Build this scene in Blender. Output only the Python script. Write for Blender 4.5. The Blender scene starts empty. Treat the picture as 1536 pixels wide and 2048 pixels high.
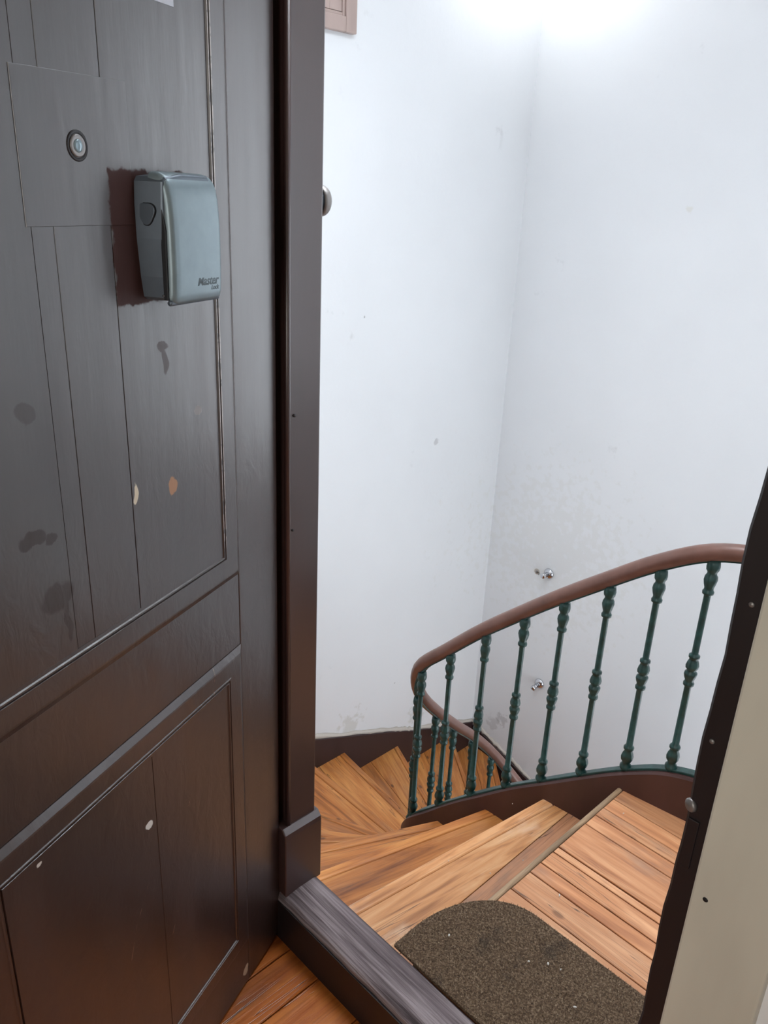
import bpy, bmesh, math, random
from mathutils import Vector, Matrix, Euler

random.seed(7)
scene = bpy.context.scene
COL = scene.collection

# ------------------------------------------------------------------ camera
def camera():
    p, r, yw = math.radians(21.4966), math.radians(-2.6361), math.radians(-45.0071)
    fw = Vector((math.sin(yw) * math.cos(p), math.cos(yw) * math.cos(p), -math.sin(p)))
    rt = Vector((math.cos(yw), -math.sin(yw), 0))
    dn = fw.cross(rt)
    c, s = math.cos(r), math.sin(r)
    R = c * rt + s * dn
    D = -s * rt + c * dn
    m = Matrix((R, -D, -fw)).transposed().to_4x4()
    m.translation = Vector((0, 0, 1.45))
    cd = bpy.data.cameras.new('camera')
    cd.sensor_fit = 'HORIZONTAL'
    cd.sensor_width = 36.0
    cd.lens = 1600.0 / 1536.0 * 36.0
    cd.clip_start = 0.02
    o = bpy.data.objects.new('camera', cd)
    COL.objects.link(o)
    o.matrix_world = m
    scene.camera = o
camera()

# ------------------------------------------------------------------ light and exposure
scene.view_settings.view_transform = 'Standard'
scene.view_settings.look = 'None'
scene.view_settings.gamma = 1.0
scene.view_settings.use_curve_mapping = False
scene.view_settings.exposure = 0.0
scene.cycles.max_bounces = 6
scene.cycles.use_light_tree = False
scene.cycles.light_sampling_threshold = 0.02
scene.cycles.caustics_reflective = False
scene.cycles.caustics_refractive = False
scene.cycles.blur_glossy = 0.5
w = bpy.data.worlds.new('world')
scene.world = w
w.use_nodes = True
w.node_tree.nodes['Background'].inputs[0].default_value = (0.75, 0.85, 1.0, 1)
w.node_tree.nodes['Background'].inputs[1].default_value = 0.3

def area(name, loc, direction, sx, sy, power, col):
    d = bpy.data.lights.new(name, 'AREA')
    d.shape = 'RECTANGLE'
    d.size, d.size_y, d.energy, d.color = sx, sy, power, col
    o = bpy.data.objects.new(name, d)
    COL.objects.link(o)
    o.location = loc
    o.rotation_euler = Vector(direction).to_track_quat('-Z', 'Y').to_euler()
    return o
P_TOP, P_WIN, P_LOW, P_HALL, LAMP, P_END = 51.0, 15.5, 23.0, 22.0, 22.0, 5.0
# unseen overhead fill light added in the stairwell, and the daylight of the room behind the camera
area('overhead_fill', (-1.1, 1.5, 3.46), (0, 0, -1), 1.28, 0.98, P_TOP, (0.92, 0.96, 1.0))
# daylight in the landing window on the back wall, beside the picture
area('landing_window_light', (-0.59, 3.50, 1.25), (0, -1, 0), 0.66, 2.0, P_WIN, (0.86, 0.93, 1.0))
area('stair_fill_light', (0.41, 2.62, -1.0), (-1, 0, 0), 1.2, 1.3, P_LOW, (0.90, 0.95, 1.0))  # added fill light low in the end wall, brightens the lower walls
area('end_fill_light', (0.41, 1.86, 1.35), (-1, 0, 0), 0.7, 1.5, P_END, (0.88, 0.94, 1.0))  # added fill light at the landing's end, for the jamb and walls
area('hall_window_light', (0.2, -1.6, 1.5), (-0.15, 1, -0.1), 0.9, 1.3, P_HALL, (1.0, 0.98, 0.94))

# ------------------------------------------------------------------ helpers: nodes
def srgb(r, g, b):
    f = lambda v: (v / 255) / 12.92 if v / 255 <= 0.04045 else ((v / 255 + 0.055) / 1.055) ** 2.4
    return (f(r), f(g), f(b), 1.0)

class NT:
    def __init__(self, name):
        self.m = bpy.data.materials.new(name)
        self.m.use_nodes = True
        self.t = self.m.node_tree
        self.b = self.t.nodes['Principled BSDF']
    def n(self, typ, **kw):
        nd = self.t.nodes.new(typ)
        for k, v in kw.items():
            setattr(nd, k, v)
        return nd
    def put(self, sock, v):
        if hasattr(v, 'is_output'):
            self.t.links.new(v, sock)
        else:
            sock.default_value = v
    def math(self, op, a, b=0.0, clamp=False):
        nd = self.n('ShaderNodeMath', operation=op, use_clamp=clamp)
        self.put(nd.inputs[0], a)
        self.put(nd.inputs[1], b)
        return nd.outputs[0]
    def coord(self, kind='Object'):
        return self.n('ShaderNodeTexCoord').outputs[kind]
    def rand(self):
        return self.n('ShaderNodeObjectInfo').outputs['Random']
    def mapping(self, vec, scale=(1, 1, 1), loc=(0, 0, 0), rot=(0, 0, 0)):
        nd = self.n('ShaderNodeMapping')
        self.put(nd.inputs['Vector'], vec)
        self.put(nd.inputs['Scale'], scale)
        self.put(nd.inputs['Location'], loc)
        self.put(nd.inputs['Rotation'], rot)
        return nd.outputs[0]
    def noise(self, vec, scale=5.0, detail=4.0, rough=0.5, w=None, dist=0.0):
        nd = self.n('ShaderNodeTexNoise')
        if w is not None:
            nd.noise_dimensions = '4D'
            self.put(nd.inputs['W'], w)
        self.put(nd.inputs['Vector'], vec)
        self.put(nd.inputs['Scale'], scale)
        self.put(nd.inputs['Detail'], detail)
        self.put(nd.inputs['Roughness'], rough)
        self.put(nd.inputs['Distortion'], dist)
        return nd.outputs['Fac']
    def ramp(self, fac, stops):
        nd = self.n('ShaderNodeValToRGB')
        self.put(nd.inputs[0], fac)
        el = nd.color_ramp.elements
        while len(el) < len(stops):
            el.new(0.5)
        for e, (p, c) in zip(el, stops):
            e.position = p
            e.color = c if len(c) == 4 else (*c, 1)
        return nd.outputs[0]
    def smooth(self, v, lo, hi):
        nd = self.n('ShaderNodeMapRange', interpolation_type='SMOOTHSTEP')
        self.put(nd.inputs['Value'], v)
        nd.inputs['From Min'].default_value = lo
        nd.inputs['From Max'].default_value = hi
        return nd.outputs[0]
    def mix(self, fac, a, b, mode='MIX'):
        nd = self.n('ShaderNodeMix', data_type='RGBA', blend_type=mode)
        self.put(nd.inputs[0], fac)
        self.put(nd.inputs[6], a)
        self.put(nd.inputs[7], b)
        return nd.outputs[2]
    def bump(self, h, strength=0.2, dist=0.01, normal=None):
        nd = self.n('ShaderNodeBump')
        self.put(nd.inputs['Height'], h)
        nd.inputs['Strength'].default_value = strength
        nd.inputs['Distance'].default_value = dist
        if normal is not None:
            self.put(nd.inputs['Normal'], normal)
        return nd.outputs[0]
    def set(self, **kw):
        for k, v in kw.items():
            self.put(self.b.inputs[k.replace('_', ' ')], v)
        return self.m

def mat_wood(name, dark, mid, light, rough=0.38, grey=0.25, grey_col=srgb(120, 100, 88), stretch=14, knots=1.0, spec=0.5, bump=0.25):
    k = NT(name)
    rnd = k.rand()
    sh = k.n('ShaderNodeCombineXYZ')
    for i_, f_ in enumerate((37.0, 11.3, 5.7)):
        k.put(sh.inputs[i_], k.math('MULTIPLY', rnd, f_))
    va = k.n('ShaderNodeVectorMath', operation='ADD')
    k.put(va.inputs[0], k.coord())
    k.put(va.inputs[1], sh.outputs[0])
    c = va.outputs[0]
    warp = k.noise(k.mapping(c, (1.6, 4, 4)), 1.0, 2, 0.5)
    v = k.mapping(c, (1.3, stretch, stretch))
    g1 = k.noise(v, 2.2, 4, 0.6, None, 0.9)
    g2 = k.noise(k.mapping(c, (3, 90, 90)), 2.0, 2, 0.6)
    f = k.math('ADD', k.math('MULTIPLY', g1, 0.62), k.math('MULTIPLY', warp, 0.38))
    col = k.ramp(f, [(0.31, dark), (0.47, mid), (0.64, light)])
    col = k.mix(k.math('MULTIPLY', k.smooth(g2, 0.5, 0.74), 0.36), col, dark)
    # per-board tone
    hs = k.n('ShaderNodeHueSaturation')
    k.put(hs.inputs['Value'], k.math('ADD', k.math('MULTIPLY', rnd, 0.26), 0.87))
    k.put(hs.inputs['Color'], col)
    col = hs.outputs[0]
    # worn grey patches
    gn = k.noise(k.mapping(c, (2.5, 7, 7), (3.1, 1.7, 9.2)), 1.5, 4, 0.65)
    col = k.mix(k.math('MULTIPLY', k.smooth(gn, 0.52, 0.72), grey), col, grey_col)
    # fine cracks along the grain
    cr = k.noise(k.mapping(c, (2.2, 55, 55)), 1.3, 1, 0.4)
    crm = k.smooth(k.math('ABSOLUTE', k.math('SUBTRACT', cr, 0.5)), 0.016, 0.0)
    gate = k.smooth(k.noise(k.mapping(c, (2.0, 9, 9)), 1.2, 1, 0.5), 0.53, 0.62)
    crm = k.math('MULTIPLY', crm, gate)
    col = k.mix(k.math('MULTIPLY', crm, 0.8), col, srgb(45, 30, 24))
    # knots and nail holes
    vo = k.n('ShaderNodeTexVoronoi')
    k.put(vo.inputs['Vector'], k.mapping(c, (6.0, 12.0, 12.0)))
    vo.inputs['Scale'].default_value = 1.0
    kn = k.smooth(vo.outputs['Distance'], 0.12, 0.05)
    sep = k.n('ShaderNodeSeparateColor')
    k.put(sep.inputs[0], vo.outputs['Color'])
    kn = k.math('MULTIPLY', kn, k.smooth(sep.outputs[0], 0.6, 0.65))
    col = k.mix(k.math('MULTIPLY', kn, 0.75 * knots), col, srgb(70, 40, 24))
    h = k.math('SUBTRACT', k.math('ADD', k.math('MULTIPLY', g2, 0.5), k.math('MULTIPLY', g1, 0.5)), k.math('MULTIPLY', crm, 1.5))
    ro = k.math('ADD', k.math('MULTIPLY', gn, 0.25), rough - 0.12)
    return k.set(Base_Color=col, Roughness=ro, Normal=k.bump(h, bump, 0.004), Specular_IOR_Level=spec)

M = {}
M['stair'] = mat_wood('stair_wood', srgb(116, 62, 26), srgb(186, 114, 54), srgb(216, 150, 84), rough=0.42, grey=0.22)
M['stairtop'] = mat_wood('top_step_glare_wood', srgb(146, 88, 46), srgb(212, 148, 94), srgb(236, 184, 134), rough=0.4, grey=0.6, grey_col=srgb(226, 192, 162))  # window glare painted in as lighter wood, along with pale worn patches
M['landing'] = mat_wood('landing_wood', srgb(156, 98, 64), srgb(198, 136, 92), srgb(224, 168, 124), rough=0.45, grey=0.45, grey_col=srgb(128, 106, 96), knots=0.7)
M['lip'] = mat_wood('landing_edge_wood', srgb(120, 96, 72), srgb(170, 140, 108), srgb(196, 168, 134), rough=0.55, grey=0.7, grey_col=srgb(140, 122, 104))
M['backstrip'] = mat_wood('stained_back_board', srgb(124, 78, 52), srgb(166, 112, 78), srgb(188, 134, 98), rough=0.45, grey=0.5)
M['hallwood'] = mat_wood('hall_floor_wood', srgb(110, 50, 18), srgb(180, 98, 40), srgb(206, 124, 56), rough=0.3, grey=0.4, grey_col=srgb(62, 32, 22))
def mat_sill():
    k = NT('weathered_sill_wood')
    c = k.coord()
    g = k.noise(k.mapping(c, (1.6, 42, 42)), 1.6, 3, 0.5, None, 0.8)
    f = k.noise(k.mapping(c, (4, 160, 160)), 1.6, 4, 0.6)
    st = k.noise(k.mapping(c, (3, 8, 8)), 1.5, 4, 0.6)
    t = k.math('ADD', k.math('MULTIPLY', g, 0.75), k.math('MULTIPLY', f, 0.25))
    col = k.ramp(t, [(0.34, srgb(60, 50, 52)), (0.48, srgb(108, 96, 98)), (0.62, srgb(152, 140, 142))])
    col = k.mix(k.math('MULTIPLY', k.smooth(st, 0.55, 0.7), 0.6), col, srgb(70, 58, 54))
    return k.set(Base_Color=col, Roughness=0.65, Normal=k.bump(t, 1.0, 0.012), Specular_IOR_Level=0.3)
M['sill'] = mat_sill()

def mat_paint(name, col, rough=0.3, var=0.15, bump=0.15, scale=6.0, spec=0.5, vstretch=0.25):
    k = NT(name)
    c = k.coord()
    n1 = k.noise(k.mapping(c, (1, 1, vstretch)), scale, 4, 0.6)
    n2 = k.noise(k.mapping(c, (1, 1, vstretch)), scale * 14, 2, 0.6)
    dk = tuple(v * (1 - 2 * var) for v in col[:3]) + (1,)
    lt = tuple(min(1, v * (1 + 2 * var)) for v in col[:3]) + (1,)
    cc = k.ramp(n1, [(0.3, dk), (0.7, lt)])
    h = k.math('ADD', k.math('MULTIPLY', n1, 0.7), k.math('MULTIPLY', n2, 0.12))
    ro = k.math('ADD', k.math('MULTIPLY', n1, 0.2), rough - 0.1)
    return k.set(Base_Color=cc, Roughness=ro, Normal=k.bump(h, bump, 0.006), Specular_IOR_Level=spec)

BROWN = srgb(78, 52, 46)
M['brown'] = mat_paint('brown_gloss_paint', srgb(84, 58, 53), 0.28, 0.1)
M['jamb'] = mat_paint('jamb_brown_paint', srgb(64, 45, 43), 0.32, 0.1, spec=1.0)
M['darkjamb'] = mat_paint('dark_brown_stop_paint', srgb(30, 23, 25), 0.5, 0.2)
M['stringer'] = mat_paint('maroon_brown_paint', srgb(74, 47, 43), 0.4, 0.12, scale=8)
M['skirt'] = mat_paint('dark_skirting_paint', srgb(52, 35, 35), 0.45, 0.12, scale=8)
M['rail'] = mat_paint('handrail_brown', srgb(112, 79, 69), 0.34, 0.08, 0.08, 20, vstretch=1)
M['green'] = mat_paint('green_enamel', srgb(30, 64, 60), 0.35, 0.22, 0.2, 40, vstretch=1)
M['pale'] = mat_paint('pale_grey_paint', srgb(214, 212, 198), 0.45, 0.05, 0.25, 7)
M['window_brown'] = mat_paint('taupe_window_paint', srgb(176, 156, 148), 0.4, 0.06)

def mat_plaster(name, col, smudges=()):
    k = NT(name)
    c = k.coord()
    n1 = k.noise(c, 0.9, 3, 0.55)
    n2 = k.noise(c, 7.0, 4, 0.6)
    n3 = k.noise(c, 60.0, 1, 0.6)
    ns = k.noise(c, 22.0, 3, 0.6) if smudges else None
    cc = k.ramp(n1, [(0.35, tuple(v * 0.955 for v in col[:3]) + (1,)), (0.6, col)])
    # rubbed grey smudges
    sm = k.math('MULTIPLY', k.smooth(n2, 0.62, 0.74), k.smooth(k.noise(c, 2.3, 2, 0.5), 0.56, 0.66))
    cc = k.mix(k.math('MULTIPLY', sm, 0.22), cc, srgb(150, 148, 146))
    for (px, py, pz, r, cc_, a_) in smudges:
        vm = k.n('ShaderNodeVectorMath', operation='DISTANCE')
        k.put(vm.inputs[0], c)
        vm.inputs[1].default_value = (px, py, pz)
        dm = k.math('ADD', vm.outputs['Value'], k.math('MULTIPLY', k.math('SUBTRACT', ns, 0.5), r * 4.0))
        cc = k.mix(k.math('MULTIPLY', k.smooth(dm, r, r * 0.35), a_), cc, cc_)
    h = k.math('ADD', k.math('MULTIPLY', n2, 0.8), k.math('MULTIPLY', n3, 0.05))
    return k.set(Base_Color=cc, Roughness=0.75, Normal=k.bump(h, 0.12, 0.02), Specular_IOR_Level=0.2)
GREYISH, PALE = srgb(140, 136, 134), srgb(226, 226, 222)
M['wall'] = mat_plaster('white_plaster', srgb(237, 239, 241), (
    (-2.41, 3.54, -1.56, .05, GREYISH, .35), (-2.47, 3.54, -1.62, .06, GREYISH, .25), (-2.2, 3.54, -0.35, .5, PALE, .35),
    (-2.64, 3.0, 0.28, .018, GREYISH, .35), (-2.64, 2.46, 0.95, .006, GREYISH, .6), (-2.64, 2.79, -1.09, .010, GREYISH, .5), (-2.64, 2.46, -1.22, .09, srgb(205, 205, 196), .5),
    (-2.64, 3.0, -1.38, .08, srgb(205, 205, 196), .5), (-1.75, 3.54, 1.45, .02, PALE, .8)))
M['hallwall'] = mat_plaster('hall_plaster', srgb(196, 192, 180))
M['plasterlip'] = mat_plaster('rough_plaster_edge', srgb(196, 188, 178))
M['dirt'] = mat_paint('dusty_corner', srgb(60, 44, 36), 0.9, 0.3)

def mat_plain(name, col, rough=0.4, metal=0.0, spec=0.5):
    k = NT(name)
    c = k.coord()
    n = k.noise(c, 45.0, 4, 0.6)
    cc = k.ramp(n, [(0.3, tuple(v * 0.9 for v in col[:3]) + (1,)), (0.7, col)])
    return k.set(Base_Color=cc, Roughness=rough, Metallic=metal, Specular_IOR_Level=spec)
M['chrome'] = mat_plain('chrome', srgb(215, 216, 220), 0.12, 1.0)
M['steel'] = mat_plain('worn_steel', srgb(150, 148, 145), 0.35, 0.9)
M['boxdark'] = mat_plain('lockbox_body_grey', srgb(98, 108, 118), 0.42, 0.35)
M['boxlight'] = mat_plain('lockbox_cover_grey', srgb(132, 148, 154), 0.38, 0.3)
M['black'] = mat_plain('black_gap', srgb(20, 22, 26), 0.6)
M['letter'] = mat_plain('lockbox_lettering', srgb(78, 92, 98), 0.5)
M['glass'] = mat_plain('lens_glass', srgb(150, 172, 182), 0.08, 0.2)
M['paper'] = mat_plain('white_paper', srgb(215, 218, 228), 0.6)
M['knob'] = mat_plain('grey_metal_button', srgb(150, 146, 144), 0.4, 0.5)
M['knobdark'] = mat_plain('dark_metal_neck', srgb(58, 64, 70), 0.5, 0.5)
M['crumb'] = mat_plain('white_crumbs', srgb(235, 232, 226), 0.8)

def mat_door():
    """Brown gloss paint with its worn spots; object coordinates are the door's own: x from hinge, z height."""
    k = NT('door_gloss_paint')
    c = k.coord()
    sx = k.n('ShaderNodeSeparateXYZ')
    k.put(sx.inputs[0], c)
    U, Z = sx.outputs[0], sx.outputs[2]
    n1 = k.noise(k.mapping(c, (1, 1, 0.22)), 5.0, 4, 0.6)
    n2 = k.noise(k.mapping(c, (1, 1, 0.12)), 60.0, 3, 0.6)
    nf = k.noise(c, 45.0, 3, 0.65)
    nw = k.noise(c, 14.0, 2, 0.6)
    col = k.ramp(n1, [(0.3, srgb(40, 25, 22)), (0.55, srgb(50, 33, 29)), (0.75, srgb(60, 41, 37))])
    col = k.mix(k.math('MULTIPLY', k.smooth(n2, 0.55, 0.75), 0.25), col, srgb(60, 40, 36))
    jit = k.math('MULTIPLY', k.math('SUBTRACT', nf, 0.5), 0.02)
    jit2 = k.math('MULTIPLY', k.math('SUBTRACT', nw, 0.5), 0.05)
    def boxmask(u0, u1, z0, z1, soft=0.002, jj=None):
        j = jj if jj is not None else jit
        du = k.math('SUBTRACT', k.math('ABSOLUTE', k.math('SUBTRACT', k.math('ADD', U, j), (u0 + u1) / 2)), (u1 - u0) / 2)
        dz = k.math('SUBTRACT', k.math('ABSOLUTE', k.math('SUBTRACT', k.math('ADD', Z, j), (z0 + z1) / 2)), (z1 - z0) / 2)
        return k.smooth(k.math('MAXIMUM', du, dz), soft, -soft)
    def spot(u, z, ru, rz, soft=0.25):
        a = k.math('DIVIDE', k.math('SUBTRACT', k.math('ADD', U, jit2), u), ru)
        b = k.math('DIVIDE', k.math('SUBTRACT', k.math('ADD', Z, jit), z), rz)
        d = k.math('ADD', k.math('MULTIPLY', a, a), k.math('MULTIPLY', b, b))
        return k.smooth(d, 1 + soft, 1 - soft)
    # unfaded paint round the key safe
    m = boxmask(0.21, 0.386, 1.312, 1.466)
    matte = m
    col = k.mix(k.math('MULTIPLY', m, 0.85), col, srgb(74, 48, 45))
    # unfaded marks and scuffs
    for u, z, ru, rz, cc, a in (
            (0.300, 1.253, 0.012, 0.007, srgb(66, 42, 38), 0.5), (0.298, 1.232, 0.006, 0.018, srgb(66, 42, 38), 0.5),
            (0.560, 1.070, 0.018, 0.010, srgb(54, 44, 42), 0.5), (0.535, 1.062, 0.010, 0.008, srgb(54, 44, 42), 0.5),
            (0.530, 0.985, 0.026, 0.020, srgb(54, 44, 42), 0.45), (0.520, 0.945, 0.004, 0.03, srgb(54, 44, 42), 0.45),
            (0.545, 1.215, 0.014, 0.012, srgb(54, 44, 42), 0.35), (0.60, 1.18, 0.012, 0.014, srgb(54, 44, 42), 0.3),
            (0.300, 1.056, 0.010, 0.013, srgb(178, 136, 108), 1.0), (0.381, 1.068, 0.005, 0.014, srgb(224, 210, 186), 1.0),
            (0.397, 0.528, 0.008, 0.008, srgb(230, 226, 220), 1.0), (0.140, -0.085, 0.007, 0.012, srgb(196, 176, 152), 0.9),
            (0.615, 0.640, 0.005, 0.003, srgb(230, 226, 220), 1.0), (0.236, 1.150, 0.010, 0.006, srgb(190, 180, 176), 0.35)):
        sp = k.math('MULTIPLY', spot(u, z, ru, rz), a)
        col = k.mix(sp, col, cc)
        matte = k.math('MAXIMUM', matte, sp)
    # paint rubbed pale along the fillets of the upper panel
    for uu in (0.1742, 0.1797, 0.1296):
        ed = k.math('MULTIPLY', k.smooth(k.math('ABSOLUTE', k.math('SUBTRACT', U, uu)), 0.0013, 0.0006), k.smooth(Z, 0.90, 0.93))
        ed = k.math('MULTIPLY', ed, k.smooth(nf, 0.36, 0.5))
        col = k.mix(k.math('MULTIPLY', ed, 0.6), col, srgb(196, 178, 170))
    # thin scratches on the lower panel
    for u, z, dx, dz in ((0.43, 0.40, 0.03, 0.05), (0.46, 0.34, 0.02, 0.06), (0.30, 0.50, 0.015, 0.03), (0.36, 0.28, 0.02, 0.04), (0.22, 0.68, 0.008, 0.05), (0.52, 0.20, 0.02, 0.03)):
        t = k.math('SUBTRACT', U, k.math('ADD', u, k.math('MULTIPLY', k.math('SUBTRACT', Z, z), -dx / dz)))
        ln = k.math('MULTIPLY', k.smooth(k.math('ABSOLUTE', t), 0.0012, 0.0005), k.smooth(k.math('ABSOLUTE', k.math('SUBTRACT', Z, z)), dz / 2, dz / 2 - 0.004))
        ln = k.math('MULTIPLY', ln, k.smooth(nf, 0.45, 0.6))
        col = k.mix(k.math('MULTIPLY', ln, 0.6), col, srgb(170, 140, 116))
    # sagged, orange-peel paint film: more of it below the lock height
    drip = k.smooth(Z, 1.2, 0.95)
    peel = k.noise(k.mapping(c, (1, 1, 0.5)), 38.0, 3, 0.6, None, 0.6)
    h = k.math('ADD', k.math('MULTIPLY', n1, 0.9), k.math('MULTIPLY', n2, 0.12))
    h = k.math('ADD', h, k.math('MULTIPLY', k.math('MULTIPLY', peel, k.math('ADD', k.math('MULTIPLY', drip, 0.5), 0.08)), 0.9))
    streak = k.noise(k.mapping(c, (1, 1, 0.06)), 26.0, 2, 0.6)
    ro = k.math('ADD', k.math('ADD', k.math('MULTIPLY', n1, 0.14), 0.22), k.math('MULTIPLY', streak, 0.12))
    ro = k.math('ADD', ro, k.math('MULTIPLY', matte, 0.25))
    sl = k.math('SUBTRACT', 1.0, k.math('MULTIPLY', matte, 0.85))
    return k.set(Base_Color=col, Roughness=ro, Normal=k.bump(h, 0.26, 0.007), Specular_IOR_Level=sl, IOR=1.62)
M['door'] = mat_door()

def mat_mat():
    k = NT('coir_mat')
    c = k.coord()
    n = k.noise(c, 240.0, 3, 0.7)
    n2 = k.noise(c, 9.0, 5, 0.6)
    col = k.ramp(n, [(0.3, srgb(58, 46, 38)), (0.5, srgb(98, 80, 64)), (0.75, srgb(150, 130, 108))])
    col = k.mix(k.math('MULTIPLY', k.smooth(n2, 0.55, 0.7), 0.6), col, srgb(56, 50, 46))
    return k.set(Base_Color=col, Roughness=0.95, Normal=k.bump(n, 0.8, 0.006), Specular_IOR_Level=0.1)
M['mat'] = mat_mat()
def mat_fibre():
    k = NT('coir_fibre')
    g = k.n('ShaderNodeNewGeometry').outputs['Random Per Island']
    col = k.ramp(g, [(0.0, srgb(44, 34, 28)), (0.4, srgb(96, 76, 58)), (0.8, srgb(140, 116, 92)), (1.0, srgb(206, 192, 170))])
    n2 = k.noise(k.coord(), 9.0, 5, 0.6)
    col = k.mix(k.math('MULTIPLY', k.smooth(n2, 0.55, 0.68), 0.55), col, srgb(52, 48, 46))
    return k.set(Base_Color=col, Roughness=0.9, Specular_IOR_Level=0.1)
M['fibre'] = mat_fibre()

# ------------------------------------------------------------------ helpers: objects
def tag(o, label=None, cat=None, group=None, kind=None):
    for key, v in (('label', label), ('category', cat), ('group', group), ('kind', kind)):
        if v:
            o[key] = v
    return o

def link(name, data, parent=None, mat=None, smooth=False):
    o = bpy.data.objects.new(name, data)
    COL.objects.link(o)
    if mat is not None and data is not None and not data.materials:
        data.materials.append(mat)
    if smooth and data is not None:
        for p in data.polygons:
            p.use_smooth = True
    if parent is not None:
        o.parent = parent
    return o

def empty(name, loc=(0, 0, 0), rz=0.0):
    o = bpy.data.objects.new(name, None)
    COL.objects.link(o)
    o.empty_display_size = 0.05
    o.location = loc
    o.rotation_euler = (0, 0, rz)
    o.matrix_basis = Matrix.Translation(loc) @ Matrix.Rotation(rz, 4, 'Z')
    return o

def keep_world(o, parent):
    """Parent without moving: the object's own transform stays its world transform."""
    o.parent = parent
    o.matrix_parent_inverse = parent.matrix_basis.inverted()
    return o

def mesh_from(bm, name='mesh'):
    bmesh.ops.recalc_face_normals(bm, faces=bm.faces)
    me = bpy.data.meshes.new(name)
    bm.to_mesh(me)
    bm.free()
    return me

def bm_box(lo, hi, bev=0.0, segs=2, bm=None):
    bm = bm or bmesh.new()
    vs = [bm.verts.new((x, y, z)) for x in (lo[0], hi[0]) for y in (lo[1], hi[1]) for z in (lo[2], hi[2])]
    es = []
    for f in ((0, 1, 3, 2), (4, 6, 7, 5), (0, 4, 5, 1), (2, 3, 7, 6), (0, 2, 6, 4), (1, 5, 7, 3)):
        es += list(bm.faces.new([vs[i] for i in f]).edges)
    if bev:
        bmesh.ops.bevel(bm, geom=list(set(es)), offset=bev, segments=segs, affect='EDGES', profile=0.5)
    return bm

def box(name, lo, hi, mat, parent=None, bev=0.0, segs=2):
    return link(name, mesh_from(bm_box(lo, hi, bev, segs), name), parent, mat, False)

def bm_prism(poly, a0, a1, axis='z', bev=0.0, segs=2, bm=None):
    """Polygon extruded along an axis; poly gives the two other coordinates in order (x,y / x,z / y,z)."""
    bm = bm or bmesh.new()
    def P(p, a):
        return (p[0], p[1], a) if axis == 'z' else ((p[0], a, p[1]) if axis == 'y' else (a, p[0], p[1]))
    lo = [bm.verts.new(P(p, a0)) for p in poly]
    hi = [bm.verts.new(P(p, a1)) for p in poly]
    fs = [bm.faces.new(lo[::-1]), bm.faces.new(hi)]
    n = len(poly)
    for i in range(n):
        fs.append(bm.faces.new((lo[i], lo[(i + 1) % n], hi[(i + 1) % n], hi[i])))
    if bev:
        es = set(fs[0].edges) | set(fs[1].edges)
        bmesh.ops.recalc_face_normals(bm, faces=fs)
        bmesh.ops.bevel(bm, geom=list(es), offset=bev, segments=segs, affect='EDGES', profile=0.5)
    return bm

def bm_lathe(profile, segs=20, axis='z', origin=(0, 0, 0), lobes=0, amp=0.0, bm=None):
    """profile: (radius, height[, lobe]) rows turned round an axis through origin; axis may be a Vector."""
    bm = bm or bmesh.new()
    ax = {'z': Vector((0, 0, 1)), 'y': Vector((0, 1, 0)), 'x': Vector((1, 0, 0))}.get(axis, axis) if isinstance(axis, str) else Vector(axis).normalized()
    q = Vector((0, 0, 1)).rotation_difference(ax)
    O = Vector(origin)
    rings = []
    for row in profile:
        r, h = row[0], row[1]
        lb = row[2] if len(row) > 2 else 0.0
        ring = []
        for i in range(segs):
            a = 2 * math.pi * i / segs
            rr = r + (lb * amp * math.cos(lobes * a) if lobes else 0)
            ring.append(bm.verts.new(O + q @ Vector((rr * math.cos(a), rr * math.sin(a), h))))
        rings.append(ring)
    for A, B in zip(rings, rings[1:]):
        for i in range(segs):
            bm.faces.new((A[i], A[(i + 1) % segs], B[(i + 1) % segs], B[i]))
    bm.faces.new(rings[0][::-1])
    bm.faces.new(rings[-1])
    return bm

def lathe(name, profile, mat, parent=None, segs=24, axis='z', origin=(0, 0, 0), smooth=True):
    o = link(name, mesh_from(bm_lathe(profile, segs, axis, origin), name), parent, mat, smooth)
    return o

def catmull(pts, n=6):
    P = [Vector(p) for p in pts]
    P = [2 * P[0] - P[1]] + P + [2 * P[-1] - P[-2]]
    out = []
    for i in range(1, len(P) - 2):
        for j in range(n):
            t = j / n
            a, b, c, d = P[i - 1], P[i], P[i + 1], P[i + 2]
            out.append(0.5 * ((2 * b) + (c - a) * t + (2 * a - 5 * b + 4 * c - d) * t * t + (3 * b - a - 3 * c + d) * t ** 3))
    out.append(P[-2])
    return out

def bm_sweep(path, section, closed=True, vertical=True, bm=None):
    """section: list of (side, up). vertical keeps 'up' the world z (stringer); otherwise it tilts with the path (handrail)."""
    bm = bm or bmesh.new()
    rings = []
    for i, p in enumerate(path):
        t = (path[min(i + 1, len(path) - 1)] - path[max(i - 1, 0)])
        th = Vector((t.x, t.y, 0)).normalized()
        side = Vector((th.y, -th.x, 0))
        up = Vector((0, 0, 1)) if vertical else side.cross(t.normalized())
        rings.append([bm.verts.new(p + side * s + up * u) for s, u in section])
    n = len(section)
    for A, B in zip(rings, rings[1:]):
        for i in range(n):
            bm.faces.new((A[i], A[(i + 1) % n], B[(i + 1) % n], B[i]))
    bm.faces.new(rings[0][::-1])
    bm.faces.new(rings[-1])
    return bm

# ------------------------------------------------------------------ dimensions
XL, YB, YW, XR = -2.64, 3.54, 0.905, 0.45      # left wall, back wall, stair face of the door wall, right wall
ZLOW, ZTOP = -3.4, 2.8
ZF = -0.130                                    # floor of the hall behind the threshold

# ------------------------------------------------------------------ the setting
def structure(o, label, cat=None):
    return tag(o, label, cat, kind='structure')

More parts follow.
